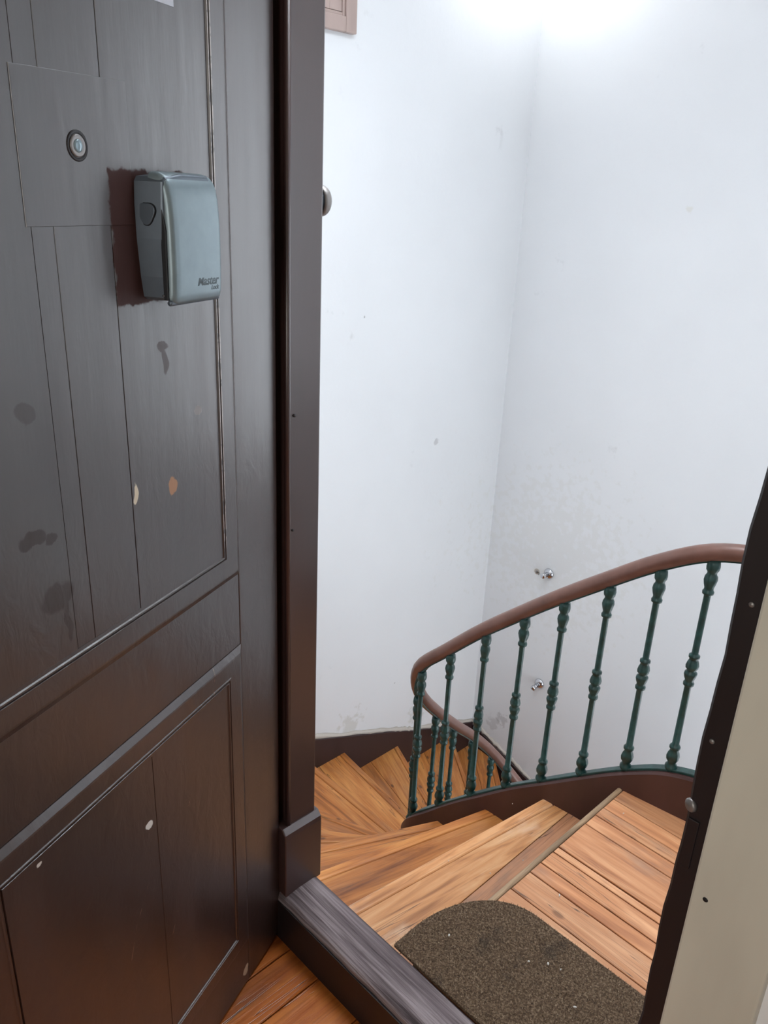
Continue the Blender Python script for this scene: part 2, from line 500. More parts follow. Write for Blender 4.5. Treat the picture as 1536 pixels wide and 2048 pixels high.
structure(box('wall_left', (XL - 0.15, YW - 0.2, ZLOW), (XL, YB + 0.15, ZTOP), M['wall']), 'white plastered stairwell wall with a brown window', 'wall')
structure(box('wall_back', (XL - 0.15, YB, ZLOW), (XR + 0.15, YB + 0.15, ZTOP), M['wall']), 'white plastered stairwell wall behind the railing with two chrome hooks', 'wall')
structure(box('wall_right', (XR, YW - 0.1, ZLOW), (XR + 0.15, YB + 0.15, ZTOP), M['wall']), 'white plastered end wall of the landing', 'wall')
# ceiling of the stairwell, with an added shaft that shapes the overhead fill light
bm = bmesh.new()
for lo, hi in (((XL - .15, YW - .2, ZTOP), (-1.75, YB + .15, ZTOP + .15)), ((-0.45, YW - .2, ZTOP), (XR + .15, YB + .15, ZTOP + .15)),
               ((-1.75, YW - .2, ZTOP), (-0.45, 1.0, ZTOP + .15)), ((-1.75, 2.0, ZTOP), (-0.45, YB + .15, ZTOP + .15)), ((-1.85, .9, ZTOP + .7), (-.35, 2.1, ZTOP + .75)),
               ((-1.85, .9, ZTOP + .15), (-1.75, 2.1, ZTOP + .7)), ((-.45, .9, ZTOP + .15), (-.35, 2.1, ZTOP + .7)), ((-1.75, .9, ZTOP + .15), (-.45, 1.0, ZTOP + .7)), ((-1.75, 2.0, ZTOP + .15), (-.45, 2.1, ZTOP + .7))):
    bm_box(lo, hi, bm=bm)
structure(link('ceiling', mesh_from(bm), None, M['wall']), 'white stairwell ceiling with an added shaft for the overhead fill light', 'ceiling')
# door wall: left of the door, right of it, above it, and the mass below the landing
bm = bmesh.new()
for lo, hi in (((XL - .15, 0.79, ZF), (-1.16, YW, ZTOP)), ((-0.20, 0.79, ZF), (1.5, YW, ZTOP)), ((-1.16, 0.79, 2.12), (-0.20, YW, ZTOP)),
               ((XL - .15, 0.79, ZLOW), (XR + .15, YW - .001, ZF - .03))):
    bm_box(lo, hi, bm=bm)
structure(link('wall_front', mesh_from(bm), None, M['wall']), 'thick white wall that holds the entrance door frame', 'wall')
# hall behind the camera
bm = bmesh.new()
for lo, hi in (((-1.75, -1.9, ZF), (-1.6, 0.79, 2.7)), ((1.4, -1.9, ZF), (1.55, 0.79, 2.7)), ((-1.75, -2.0, ZF), (1.55, -1.85, 2.7))):
    bm_box(lo, hi, bm=bm)
structure(link('wall_hall', mesh_from(bm), None, M['hallwall']), 'pale walls of the hall inside the apartment', 'wall')
structure(box('ceiling', (-1.75, -2.0, 2.7), (1.55, 0.79, 2.8), M['hallwall']), 'pale ceiling of the hall inside the apartment', 'ceiling')
structure(box('floor', (XL - .15, YW - .1, ZLOW - .1), (XR + .15, YB + .15, ZLOW), M['landing']), 'wooden floor far down at the foot of the stairs', 'floor')

def oriented_board(name, poly, z0, z1, mat, parent, ang, bev=0.003, segs=2):
    """A board from a plan polygon, with its own x axis along the grain."""
    cx = sum(p[0] for p in poly) / len(poly)
    cy = sum(p[1] for p in poly) / len(poly)
    ca, sa = math.cos(-ang), math.sin(-ang)
    loc = [((x - cx) * ca - (y - cy) * sa, (x - cx) * sa + (y - cy) * ca) for x, y in poly]
    area2 = sum(loc[i][0] * loc[(i + 1) % len(loc)][1] - loc[(i + 1) % len(loc)][0] * loc[i][1] for i in range(len(loc)))
    if area2 < 0:
        loc = loc[::-1]
    me = mesh_from(bm_prism(loc, z0 - z1, 0.0, 'z', bev, segs), name)
    o = link(name, me, None, mat)
    o.matrix_basis = Matrix.Translation((cx, cy, z1)) @ Matrix.Rotation(ang, 4, 'Z')
    if parent is not None:
        keep_world(o, parent)
    return o

# hall floor: boards running to the door
hf = structure(empty('floor', (-0.6, 0.3, ZF)), 'dark reddish varnished board floor inside the apartment door', 'floor')
keep_world(box('subfloor', (-1.7, -1.9, ZF - 0.06), (1.5, 0.83, ZF - 0.022), M['black']), hf)
x = -1.6
i = 0
while x < 1.4:
    wd = (0.115, 0.098, 0.124, 0.105)[i % 4]
    oriented_board('plank', [(x + .0015, -1.85), (x + wd - .0015, -1.85), (x + wd - .0015, 0.812), (x + .0015, 0.812)], ZF - 0.022, ZF, M['hallwood'], hf, math.pi / 2, 0.0015, 1)
    x += wd
    i += 1

# landing: boards along the threshold, edged by a worn strip
lf = structure(empty('floor', (-0.4, 1.3, 0)), 'worn orange pine board landing outside the door', 'floor')
keep_world(box('subfloor', (-0.742, YW - .01, -0.19), (XR + .02, 1.745, -0.022), M['black']), lf)
js = [YW, 1.010, 1.106, 1.212, 1.284, 1.326, 1.378, 1.400, 1.518, 1.564, 1.603, 1.653, 1.735]
for i, (a, b) in enumerate(zip(js, js[1:])):
    g = (0.0014, 0.001, 0.0026, 0.0008, 0.0012, 0.0024, 0.0014, 0.0024, 0.0008, 0.0012, 0.001, 0.001)[i]
    z = random.uniform(-0.0012, 0.0012)
    oriented_board('plank', [(-0.7475, a + g), (XR, a + g), (XR, b - g), (-0.7475, b - g)], -0.024, z, M['landing'], lf, 0.0, 0.0012, 1)
oriented_board('edge_strip', [(-0.764, YW + .002), (-0.7495, YW + .002), (-0.7495, 1.73), (-0.764, 1.73)], -0.034, 0.001, M['lip'], lf, math.pi / 2, 0.006, 3)

# threshold of grey weathered timber
def threshold():
    bm = bmesh.new()
    prof = [(0.812, ZF), (0.8115, -0.012), (0.816, -0.003), (0.824, 0.001), (0.850, 0.004), (0.893, 0.004), (0.9015, 0.001), (0.9035, -0.03), (0.9035, ZF)]
    n = 40
    rows = []
    for i in range(n + 1):
        xx = -1.165 + (0.97 * i / n)
        rows.append([bm.verts.new((xx, y + (random.uniform(-.0012, .0012) if 1 <= j <= 3 else 0), z)) for j, (y, z) in enumerate(prof)])
    for A, B in zip(rows, rows[1:]):
        for j in range(len(prof)):
            bm.faces.new((A[j], A[(j + 1) % len(prof)], B[(j + 1) % len(prof)], B[j]))
    bm.faces.new(rows[0][::-1]); bm.faces.new(rows[-1])
    th = structure(empty('trim_1', (-0.68, 0.86, 0)), 'grey weathered timber threshold with raised grain under the doorway', 'threshold')
    keep_world(link('sill_board', mesh_from(bm), None, M['sill'], True), th)
    keep_world(box('riser_board', (-1.16, 0.808, ZF), (-0.20, 0.8125, -0.022), M['darkjamb']), th)
threshold()

# left jamb: post, bead and plinth block
jl = structure(empty('trim_2', (-1.10, 0.86, 0)), 'brown painted door jamb with a bead and a plinth block, beside the hinges', 'door jamb')
def kw(o, p):
    return keep_world(o, p)
kw(box('post', (-1.165, 0.836, 0.0), (-1.08, YW + .001, 2.12), M['jamb'], None, 0.003), jl)
kw(box('rebate', (-1.165, 0.775, ZF), (-1.118, 0.838, 2.12), M['jamb'], None, 0.001), jl)
kw(lathe('bead', [(0.0055, 0.16), (0.0055, 2.12)], M['jamb'], None, 12, 'z', (-1.083, 0.8345, 0)), jl)
def plinth():
    prof = [(-1.165, 0.0), (-1.066, 0.0), (-1.066, 0.160), (-1.068, 0.170), (-1.078, 0.182), (-1.165, 0.182)]
    bm = bm_prism(prof, 0.814, 0.915, 'y', 0.003, 2)
    return link('plinth_block', mesh_from(bm), None, M['jamb'])
kw(plinth(), jl)
kw(lathe('nail', [(0.003, 0), (0.0025, 0.003)], M['darkjamb'], None, 10, 'x', (-1.0802, 0.846, 1.087)), jl)
kw(lathe('nail', [(0.0025, 0), (0.002, 0.002)], M['darkjamb'], None, 10, 'x', (-1.0802, 0.843, 0.87)), jl)

# right jamb: dark stop and pale casing
jr = structure(empty('trim_3', (-0.22, 0.84, ZF)), 'latch side door jamb, near black stop beside a pale grey casing', 'door jamb')
def wavy_stop():
    bm = bmesh.new()
    n = 60
    rows = []
    for i in range(n + 1):
        z = ZF + (2.12 - ZF) * i / n
        e = -0.2775 + 0.0016 * math.sin(i * 0.9) + random.uniform(-.0012, .0012)
        rows.append([bm.verts.new(v) for v in ((e, 0.8185, z), (e + .0035, 0.815, z), (-0.20, 0.815, z), (-0.20, YW, z), (e + .004, YW, z))])
    for A, B in zip(rows, rows[1:]):
        for j in range(5):
            bm.faces.new((A[j], A[(j + 1) % 5], B[(j + 1) % 5], B[j]))
    bm.faces.new(rows[0][::-1]); bm.faces.new(rows[-1])
    return link('stop', mesh_from(bm), None, M['darkjamb'])
tag(kw(wavy_stop(), jr), 'near black worn door stop')
tag(kw(box('casing', (-0.2365, 0.772, ZF), (-0.139, 0.818, 2.16), M['pale'], None, 0.003), jr), 'pale grey painted casing board')
kw(box('strike_plate', (-0.272, 0.8125, 0.700), (-0.258, 0.8155, 0.772), M['darkjamb'], None, 0.001), jr)
kw(lathe('strike_pin', [(0.0085, 0), (0.0085, 0.004), (0.007, 0.006)], M['knob'], None, 18, Vector((-0.45, -0.9, 0)), (-0.272, 0.818, 0.788)), jr)
for (xx, zz, r) in ((-0.2585, 1.065, .0035), (-0.266, 0.885, .0035)):
    kw(lathe('screw_head', [(r, 0), (r * .8, .0015)], M['knob'], None, 12, Vector((0, -1, 0)), (xx, 0.8152, zz)), jr)
kw(lathe('screw_hole', [(0.0032, 0), (0.0028, 0.0006)], M['black'], None, 12, Vector((0, -1, 0)), (-0.2195, 0.772, 0.712)), jr)

# ------------------------------------------------------------------ stairs
RISE = 0.17
# nosing lines: inner end at the string, outer end as arc length along the walls
def outer_pt(s):
    """Point on the wall line, s measured from x = -0.7 along the door wall, the left wall, then the back wall."""
    a = -0.7 - XL
    b = YB - YW
    if s <= a:
        return Vector((-0.7 - s, YW))
    if s <= a + b:
        return Vector((XL, YW + s - a))
    return Vector((XL + s - a - b, YB))
SA = -0.7 - XL
SB = SA + (YB - YW)
def s_door(x): return -0.7 - x
def s_left(y): return SA + y - YW
def s_back(x): return SB + x - XL
NOSE = [  # (inner x, inner y, outer s)
    (-0.762, 1.715, s_door(-0.762)),
    (-0.971, 1.722, s_door(-1.087)),
    (-1.164, 1.720, s_door(-1.391)),
    (-1.340, 1.718, s_door(-1.720)),
    (-1.505, 1.695, s_door(-2.127)),
    (-1.545, 1.848, s_left(0.965)),
    (-1.585, 1.967, s_left(1.58)),
    (-1.600, 2.068, s_left(2.083)),
    (-1.590, 2.270, s_left(2.408)),
    (-1.560, 2.365, s_left(2.832)),
    (-1.465, 2.480, s_left(3.328)),
    (-1.360, 2.550, s_back(-2.43)),
    (-1.240, 2.585, s_back(-1.86)),
    (-1.120, 2.600, s_back(-1.42)),
    (-0.960, 2.610, s_back(-1.10)),
    (-0.740, 2.615, s_back(-0.80)),
    (-0.500, 2.620, s_back(-0.53)),
    (-0.260, 2.620, s_back(-0.26)),
    (-0.020, 2.620, s_back(-0.02)),
]
stair = empty('staircase', (-1.1, 1.3, -RISE))
tag(stair, 'winding staircase of worn orange pine treads with brown painted strings going down', 'stairs')

def off_line(I, O, d):
    """The nosing line moved back (uphill side) by d."""
    t = (O - I).normalized()
    nrm = Vector((-t.y, t.x))      # checked below against the uphill side
    return I + nrm * d, O + nrm * d

for kk in range(1, len(NOSE)):
    z = -RISE * kk
    I = Vector(NOSE[kk][:2]); O = outer_pt(NOSE[kk][2])
    I0 = Vector(NOSE[kk - 1][:2]); O0 = outer_pt(NOSE[kk - 1][2])
    t = (O - I).normalized()
    nb = Vector((-t.y, t.x))
    if (I0 + O0 - I - O).dot(nb) < 0:
        nb = -nb
    t0 = (O0 - I0).normalized()
    nb0 = Vector((-t0.y, t0.x))
    if (I + O - I0 - O0).dot(nb0) > 0:
        nb0 = -nb0
    ang = math.atan2(t.y, t.x)
    s1, s0 = NOSE[kk][2], NOSE[kk - 1][2]
    corners = [outer_pt(c) for c in (SA, SB) if s0 < c < s1]
    gap = 0.0022
    strip = 0.036
    I1, O1 = I + nb * (strip + gap), O + nb * (strip + gap)
    Ib, Ob = I0 + nb0 * 0.030, O0 + nb0 * 0.030
    def clip(p):
        return Vector((max(p.x, XL + .003), min(max(p.y, YW + .003), YB - .003)))
    ext = 0.02
    Ii = I - t * ext
    I1i = I1 - t * ext
    def sub(name, poly, z0, z1, mat, a, bev, segs=2, par=None):
        o = oriented_board(name, [(p.x, p.y) for p in map(clip, poly)], z0, z1, mat, None, a, bev, segs)
        if par is None:
            return keep_world(o, stair)
        o.parent = par
        o.matrix_parent_inverse = par.matrix_basis.inverted()
        return o
    if s1 - s0 > 0.36:
        fm = 0.52
        sm = s1 + (s0 - s1) * fm
        mO = outer_pt(sm)
        mI = I.lerp(I0, 0.55)
        cs = [x_ for x_ in (SA, SB) if s0 < x_ < s1]
        c1 = [outer_pt(c) for c in cs if c > sm]
        c2 = [outer_pt(c) for c in cs if c <= sm]
        tm = (mO - mI).normalized()
        nm = Vector((-tm.y, tm.x))
        if nm.dot(nb) < 0:
            nm = -nm
        tread = sub('tread', [I1i, O1] + c1[::-1] + [mO - nm * gap, mI - nm * gap], z - 0.028, z - 0.0002, M['stair'], ang, 0.0007, 1)
        sub('board', [mI, mO] + c2[::-1] + [Ob, Ib], z - 0.028, z, M['stair'], math.atan2(tm.y, tm.x), 0.0007, 1, tread)
    elif kk == 1:
        Ic, Oc = I0 - nb0 * 0.128, O0 - nb0 * 0.128
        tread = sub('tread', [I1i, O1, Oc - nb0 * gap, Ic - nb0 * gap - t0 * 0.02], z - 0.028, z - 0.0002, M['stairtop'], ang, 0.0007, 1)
        sub('board', [Ic - t0 * 0.02, Oc, Ob, Ib - t0 * 0.02], z - 0.028, z, M['backstrip'], math.atan2(t0.y, t0.x), 0.0007, 1, tread)
    else:
        tread = sub('tread', [I1i, O1] + corners[::-1] + [Ob, Ib - t0 * 0.02], z - 0.028, z - 0.0002, M['stair'], ang, 0.0007, 1)
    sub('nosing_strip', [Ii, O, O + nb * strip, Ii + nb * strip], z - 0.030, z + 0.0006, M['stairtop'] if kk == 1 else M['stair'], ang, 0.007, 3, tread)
    # riser below the nosing above this tread
    R0, R1 = I0 + nb0 * 0.024, clip(O0 + nb0 * 0.024)
    poly = [(p.x, p.y) for p in (R0, R1, clip(R1 + nb0 * .014), R0 + nb0 * .014)]
    oriented_board('riser', poly, z + 0.0, z + RISE - 0.028, M['stringer'], stair, math.atan2(t0.y, t0.x), 0.0)

# baluster feet (x, y, z of the foot), from the landing down
FEET = [(-0.651, 1.735, .117), (-0.764, 1.723, .054), (-0.886, 1.717, -.037), (-1.004, 1.708, -.129), (-1.125, 1.711, -.231),
        (-1.245, 1.700, -.336), (-1.375, 1.702, -.464), (-1.486, 1.698, -.582), (-1.553, 1.760, -.744), (-1.584, 1.903, -.910),
        (-1.602, 2.037, -1.042), (-1.622, 2.190, -1.184), (-1.610, 2.320, -1.329), (-1.540, 2.440, -1.514), (-1.430, 2.520, -1.684),
        (-1.310, 2.566, -1.834), (-1.190, 2.590, -1.954), (-1.070, 2.602, -2.05), (-0.950, 2.610, -2.14), (-0.830, 2.613, -2.226),
        (-0.710, 2.616, -2.312), (-0.590, 2.618, -2.398), (-0.470, 2.620, -2.483), (-0.350, 2.620, -2.568), (-0.230, 2.620, -2.653)]
MORE = [(0.44, 1.785, .17), (0.20, 1.782, .17), (0.0, 1.778, .168), (-0.14, 1.775, .166), (-0.27, 1.771, .163), (-0.40, 1.764, .157), (-0.53, 1.750, .143)]
PATH = [Vector(p) for p in MORE + FEET] + [Vector((-0.0, 2.62, -2.81))]
BAL = 0.584
smooth_feet = catmull(PATH, 5)

# inner string, swept along the feet
def string_board():
    bm = bmesh.new()
    rings = []
    n = len(smooth_feet)
    for i, p in enumerate(smooth_feet):
        t = smooth_feet[min(i + 1, n - 1)] - smooth_feet[max(i - 1, 0)]
        th = Vector((t.x, t.y, 0)).normalized()
        sd = Vector((-th.y, th.x, 0))
        zt, zb = p.z - 0.007, p.z - 0.36
        ring = []
        for s, zz in ((-.024, zb), (-.024, zt - .006), (-.019, zt), (.019, zt), (.024, zt - .006), (.024, zb)):
            v = p + sd * s
            ring.append(bm.verts.new((v.x, v.y, zz)))
        rings.append(ring)
    for A, B in zip(rings, rings[1:]):
        for j in range(6):
            bm.faces.new((A[j], A[(j + 1) % 6], B[(j + 1) % 6], B[j]))
    bm.faces.new(rings[0][::-1]); bm.faces.new(rings[-1])
    o = link('string', mesh_from(bm), None, M['stringer'], True)
    o.data.set_sharp_from_angle(angle=math.radians(40)) if hasattr(o.data, 'set_sharp_from_angle') else None
    return tag(keep_world(o, stair), 'maroon brown painted curved string')
string_board()

# skirting on the walls
def skirting(name, pts, label, axis):
    """pts: (position along the wall, top z)."""
    bm = bmesh.new()
    rings = []
    for a, zt in pts:
        row = []
        for d, zz in ((0.0, zt - .6), (0.018, zt - .6), (0.018, zt - .004), (0.014, zt), (0.0, zt)):
            row.append(bm.verts.new((XL + d, a, zz) if axis == 'y' else (a, YB - d, zz)))
        rings.append(row)
    for A, B in zip(rings, rings[1:]):
        for j in range(5):
            bm.faces.new((A[j], A[(j + 1) % 5], B[(j + 1) % 5], B[j]))
    bm.faces.new(rings[0][::-1]); bm.faces.new(rings[-1])
    base = structure(empty(name, ((XL, pts[0][0], pts[0][1]) if axis == 'y' else (pts[0][0], YB, pts[0][1]))), label, 'skirting')
    keep_world(link('board', mesh_from(bm), None, M['skirt']), base)
    # rough plaster edge above
    bm = bmesh.new()
    P = catmull([(a, zt, 0) for a, zt in pts], 12)
    rows = []
    for p in P:
        a, zt = p.x, p.y
        d = 0.012 + random.uniform(-.004, .006)
        h = 0.016 + random.uniform(-.005, .006)
        rows.append([bm.verts.new((XL + dd, a, zt + zz) if axis == 'y' else (a, YB - dd, zt + zz)) for dd, zz in ((-.002, -.004), (d, -.002), (d * .75, h * .5), (-.002, h * 1.4))])
    for A, B in zip(rows, rows[1:]):
        for j in range(4):
            bm.faces.new((A[j], A[(j + 1) % 4], B[(j + 1) % 4], B[j]))
    bm.faces.new(rows[0][::-1]); bm.faces.new(rows[-1])
    keep_world(link('plaster_edge', mesh_from(bm), None, M['plasterlip'], True), base)
skirting('baseboard_left', [(YW, -0.64), (1.6, -0.925), (2.18, -1.165), (2.77, -1.405), (2.985, -1.500), (YB, -1.705)], 'dark brown skirting board running down along the window wall of the stairs', 'y')
skirting('baseboard_back', [(XL, -1.705), (-2.40, -1.785), (-2.154, -1.872), (-1.85, -1.98), (-1.4, -2.24), (-0.9, -2.58), (0.0, -3.2)], 'dark brown skirting board dropping along the wall behind the railing', 'x')

# railing
rail = empty('stair_railing', (-1.0, 1.71, -0.1))
tag(rail, 'iron stair railing with green turned balusters under a curving brown wooden handrail', 'railing')
def baluster_mesh():
    prof = [(0.013, -0.004, 0), (0.0155, 0.002, 0), (0.0150, 0.008, 0), (0.0105, 0.014, 0), (0.0105, 0.018, 0), (0.0145, 0.026, 1), (0.0158, 0.036, 1), (0.0135, 0.046, 1), (0.0100, 0.054, .5),
            (0.0102, 0.058, 0), (0.0135, 0.061, 0), (0.0138, 0.066, 0), (0.0115, 0.070, 0), (0.0088, 0.073, 0),
            (0.0082, 0.245, 0), (0.0085, 0.248, 0), (0.0128, 0.250, 0), (0.0132, 0.256, 0), (0.0108, 0.260, 0), (0.0105, 0.264, 0), (0.0130, 0.272, 1), (0.0150, 0.281, 1), (0.0146, 0.286, .5), (0.0108, 0.290, 0), (0.0108, 0.294, 0),
            (0.0146, 0.298, .5), (0.0150, 0.305, 1), (0.0128, 0.315, 1), (0.0102, 0.322, .5), (0.0104, 0.326, 0), (0.0132, 0.328, 0), (0.0132, 0.334, 0), (0.0090, 0.337, 0),
            (0.0080, 0.34, 0), (0.0080, 0.496, 0), (0.0085, 0.499, 0), (0.0130, 0.501, 0), (0.0135, 0.507, 0), (0.0110, 0.511, 0), (0.0106, 0.516, 0), (0.0128, 0.526, 1), (0.0150, 0.537, 1), (0.0142, 0.546, .6), (0.0112, 0.552, 0), (0.0112, 0.557, 0),
            (0.0146, 0.563, .4), (0.0155, 0.571, .4), (0.0148, 0.579, 0), (0.0135, 0.588, 0)]
    me = mesh_from(bm_lathe(prof, 24, 'z', (0, 0, 0), 6, 0.0009), 'baluster')
    me.materials.append(M['green'])
    for p in me.polygons:
        p.use_smooth = True
    return me
bmesh_data = baluster_mesh()
for p in [m for m in MORE if m[0] < 0.43] + FEET:
    o = link('baluster', bmesh_data)
    o.matrix_basis = Matrix.Translation(p)
    o.matrix_basis = Matrix.Translation(p) @ Matrix.Rotation(random.uniform(0, 1), 4, 'Z')
    keep_world(o, rail)
# flat green bar on the string, flat bar under the handrail, and the handrail
foot = [p.copy() for p in smooth_feet]
top = [p + Vector((0, 0, BAL)) for p in smooth_feet]
o = link('base_bar', mesh_from(bm_sweep(foot, [(-.012, -.012), (-.012, -.0015), (-.0105, 0), (.0105, 0), (.012, -.0015), (.012, -.012)])), None, M['green'])
tag(keep_world(o, rail), 'flat green iron bar')
o = link('top_bar', mesh_from(bm_sweep(top, [(-.009, 0), (-.009, .006), (.009, .006), (.009, 0)])), None, M['green'])
tag(keep_world(o, rail), 'flat green iron bar under the handrail')
sec = []
for i in range(18):
    a = 2 * math.pi * i / 18
    sec.append((0.0225 * math.cos(a), 0.0222 + 0.0205 * math.sin(a)))
o = link('handrail', mesh_from(bm_sweep(top, sec, vertical=False)), None, M['rail'], True)
tag(keep_world(o, rail), 'smooth brown wooden handrail')

# ------------------------------------------------------------------ door leaf
DANG = math.radians(-66.9558)
door = empty('door_1', (-1.09, 0.815, 0), DANG)
structure(door, 'glossy brown panelled entrance door standing open with a key safe on it', 'door')
DW, DZ0, DZ1 = 0.85, -0.122, 2.08
def dpart(name, bm, mat=None, parent=None, smooth=False):
    return link(name, mesh_from(bm, name), parent or door, mat or M['door'], smooth)
arc = [(0.03 - 0.03 * math.cos(a), DZ0 + 0.03 - 0.03 * math.sin(a)) for a in [math.pi / 2 * i / 6 for i in range(7)]]
dpart('stile', bm_prism(arc + [(0.129, DZ0), (0.129, DZ1), (0.0, DZ1)], -0.04, 0.0, 'y', 0.002, 2))
dpart('stile', bm_box((0.721, -0.04, DZ0), (DW, 0.0, DZ1), 0.002))
for z0, z1 in ((DZ0, -0.005), (0.704, 0.842), (1.93, DZ1)):
    dpart('rail', bm_box((0.1295, -0.04, z0), (0.7205, -0.0006, z1), 0.0012))

def moulding(u0, u1, z0, z1):
    prof = [(0, -.02), (0, .0005), (.011, .0058), (.014, .0062), (.043, .0060), (.0442, .0076), (.0462, .0076), (.0472, .0052), (.0487, .0052), (.0497, .0076), (.0517, .0076), (.0528, .0054), (.058, .0052), (.058, -.02)]
    C4 = [(u0, z0, 1, 1), (u1, z0, -1, 1), (u1, z1, -1, -1), (u0, z1, 1, -1)]
    for i in range(4):
        a, b = C4[i], C4[(i + 1) % 4]
        bm = bmesh.new()
        rows = []
        for (u, z, du, dz) in (a, b):
            rows.append([bm.verts.new((u + du * s, h, z + dz * s)) for s, h in prof])
        for j in range(len(prof) - 1):
            bm.faces.new((rows[0][j], rows[0][j + 1], rows[1][j + 1], rows[1][j]))
        bm.faces.new(rows[0]); bm.faces.new(rows[1][::-1])
        bm.faces.new((rows[0][0], rows[1][0], rows[1][-1], rows[0][-1]))
        dpart('moulding', bm)
moulding(0.129, 0.721, 0.842, 1.93)
moulding(0.129, 0.721, -0.005, 0.704)
# panel boards
def pboard(u0, u1, z0, z1, y, lean=0.0):
    poly = [(u0, z0), (u1, z0), (u1 + lean, z1), (u0 + lean, z1)]
    return dpart('panel_board', bm_prism(poly, -0.03, y, 'y', 0.0005, 2))
for a, b, y in ((0.1865, 0.3856, .0052), (0.3864, 0.4758, .0049), (0.4763, 0.5072, .0046), (0.5078, 0.6635, .0050)):
    pboard(a, b, 0.8995, 1.8725, y)
for a, b, y in ((0.1865, 0.3866, .0052), (0.3871, 0.6635, .0048)):
    pboard(a, b, 0.0525, 0.6465, y)
dpart('repair_patch', bm_prism([(0.3455, 1.405), (0.5145, 1.405), (0.5145, 1.555), (0.3455, 1.560)], -0.02, 0.0060, 'y', 0.0006, 2))
# spyhole
pe = dpart('spyhole', bm_lathe([(0.016, 0.004), (0.016, 0.0064), (0.0145, 0.0070), (0.0125, 0.0064), (0.0115, 0.0054)], 28, Vector((0, 1, 0)), (0.431, 0, 1.487)), M['darkjamb'], None, True)
tag(pe, 'small round spyhole')
dpart('spyhole_ring', bm_lathe([(0.0115, 0.005), (0.0115, 0.0073), (0.0100, 0.0079), (0.0075, 0.0073)], 28, Vector((0, 1, 0)), (0.431, 0, 1.487)), M['knob'], pe, True)
dpart('spyhole_lens', bm_lathe([(0.0070, 0.005), (0.0068, 0.0076), (0.0050, 0.0086), (0.0020, 0.009)], 24, Vector((0, 1, 0)), (0.431, 0, 1.487)), M['glass'], pe, True)
tag(dpart('sticker', bm_box((0.247, 0.0048, 1.6515), (0.284, 0.0058, 1.700)), M['paper']), 'white paper sticker')
# hinges on the edge
for z in (0.25, 1.0, 1.75):
    dpart('hinge', bm_lathe([(0.007, z - .05), (0.007, z + .05)], 12, 'z', (-0.004, -0.043, 0)), M['darkjamb'], None, True)

# ------------------------------------------------------------------ key safe on the door
ks = empty('key_safe', (-1.09 + 0.287 * math.cos(DANG), 0.815 + 0.287 * math.sin(DANG), 1.39), DANG)
tag(ks, 'grey key lock box mounted on the brown door', 'lock box')
KO = Vector((-0.287, 0, -1.39))
def kpart(name, bm, mat, smooth=False, parent=None):
    bmesh.ops.translate(bm, verts=bm.verts, vec=KO)
    o = link(name, mesh_from(bm, name), parent or ks, mat, smooth)
    return o
# body: rounded back plan (u, z), narrower towards the front
back = [(0.244, 1.3165), (0.330, 1.3160), (0.3365, 1.320), (0.3400, 1.345), (0.3432, 1.390), (0.3436, 1.430), (0.3415, 1.455), (0.337, 1.4605), (0.300, 1.465), (0.244, 1.465), (0.236, 1.455), (0.236, 1.325)]
bm = bm_prism(back, -0.006, 0.044, 'y', 0.004, 3)
for v in bm.verts:
    f = max(0.0, v.co.y) / 0.044
    if v.co.x > 0.3:
        v.co.x -= 0.0065 * f
body = kpart('body', bm, M['boxdark'])
# cover: front shell, depth profile by height, sides rounded
prof = [(0.021, 1.4665), (0.028, 1.4668), (0.0350, 1.4655), (0.0410, 1.4620), (0.0458, 1.4565), (0.0492, 1.4485), (0.0515, 1.4370), (0.0530, 1.420), (0.0540, 1.390), (0.0538, 1.350), (0.0528, 1.325), (0.0512, 1.3170), (0.0475, 1.3128), (0.0425, 1.3125)]
inner = [(0.0420, 1.3190), (0.0440, 1.330), (0.0445, 1.40), (0.0400, 1.430), (0.031, 1.448), (0.021, 1.452)]
def cover_shell():
    nr = []
    for i in range(len(prof)):
        a, b = prof[max(i - 1, 0)], prof[min(i + 1, len(prof) - 1)]
        t = Vector((b[0] - a[0], b[1] - a[1])).normalized()
        nr.append(Vector((t.y, -t.x)))          # towards the inside
    if nr[8].x > 0:
        nr = [-v for v in nr]
    u0, u1 = 0.2290, 0.3350
    steps = [(0.0, .0085), (0.0006, .0055), (0.0020, .0030), (0.0045, .0011), (0.0085, .0002), (0.0130, 0.0)]
    rows = [(u0 + a, d) for a, d in steps] + [(u1 - a, d) for a, d in steps[::-1]]
    bm = bmesh.new()
    R = []
    for u, d in rows:
        R.append([bm.verts.new((u, p[0] + n.x * d, p[1] + n.y * d)) for p, n in zip(prof, nr)] + [bm.verts.new((u, y, z)) for y, z in inner])
    n = len(R[0])
    for A, B in zip(R, R[1:]):
        for j in range(n):
            bm.faces.new((A[j], A[(j + 1) % n], B[(j + 1) % n], B[j]))
    bm.faces.new(R[0][::-1]); bm.faces.new(R[-1])
    return bm
bm = cover_shell()
cover = kpart('cover', bm, M['boxlight'], True)
tag(cover, 'pale grey smooth front cover')
cover.data.set_sharp_from_angle(angle=math.radians(60)) if hasattr(cover.data, 'set_sharp_from_angle') else None
# dark seam strip between cover and body
kpart('seam', bm_prism([(0.037, 1.318), (0.0435, 1.318), (0.0448, 1.40), (0.0405, 1.430), (0.030, 1.449), (0.026, 1.449), (0.037, 1.425)], 0.238, 0.3375, 'x', 0.001), M['black'])
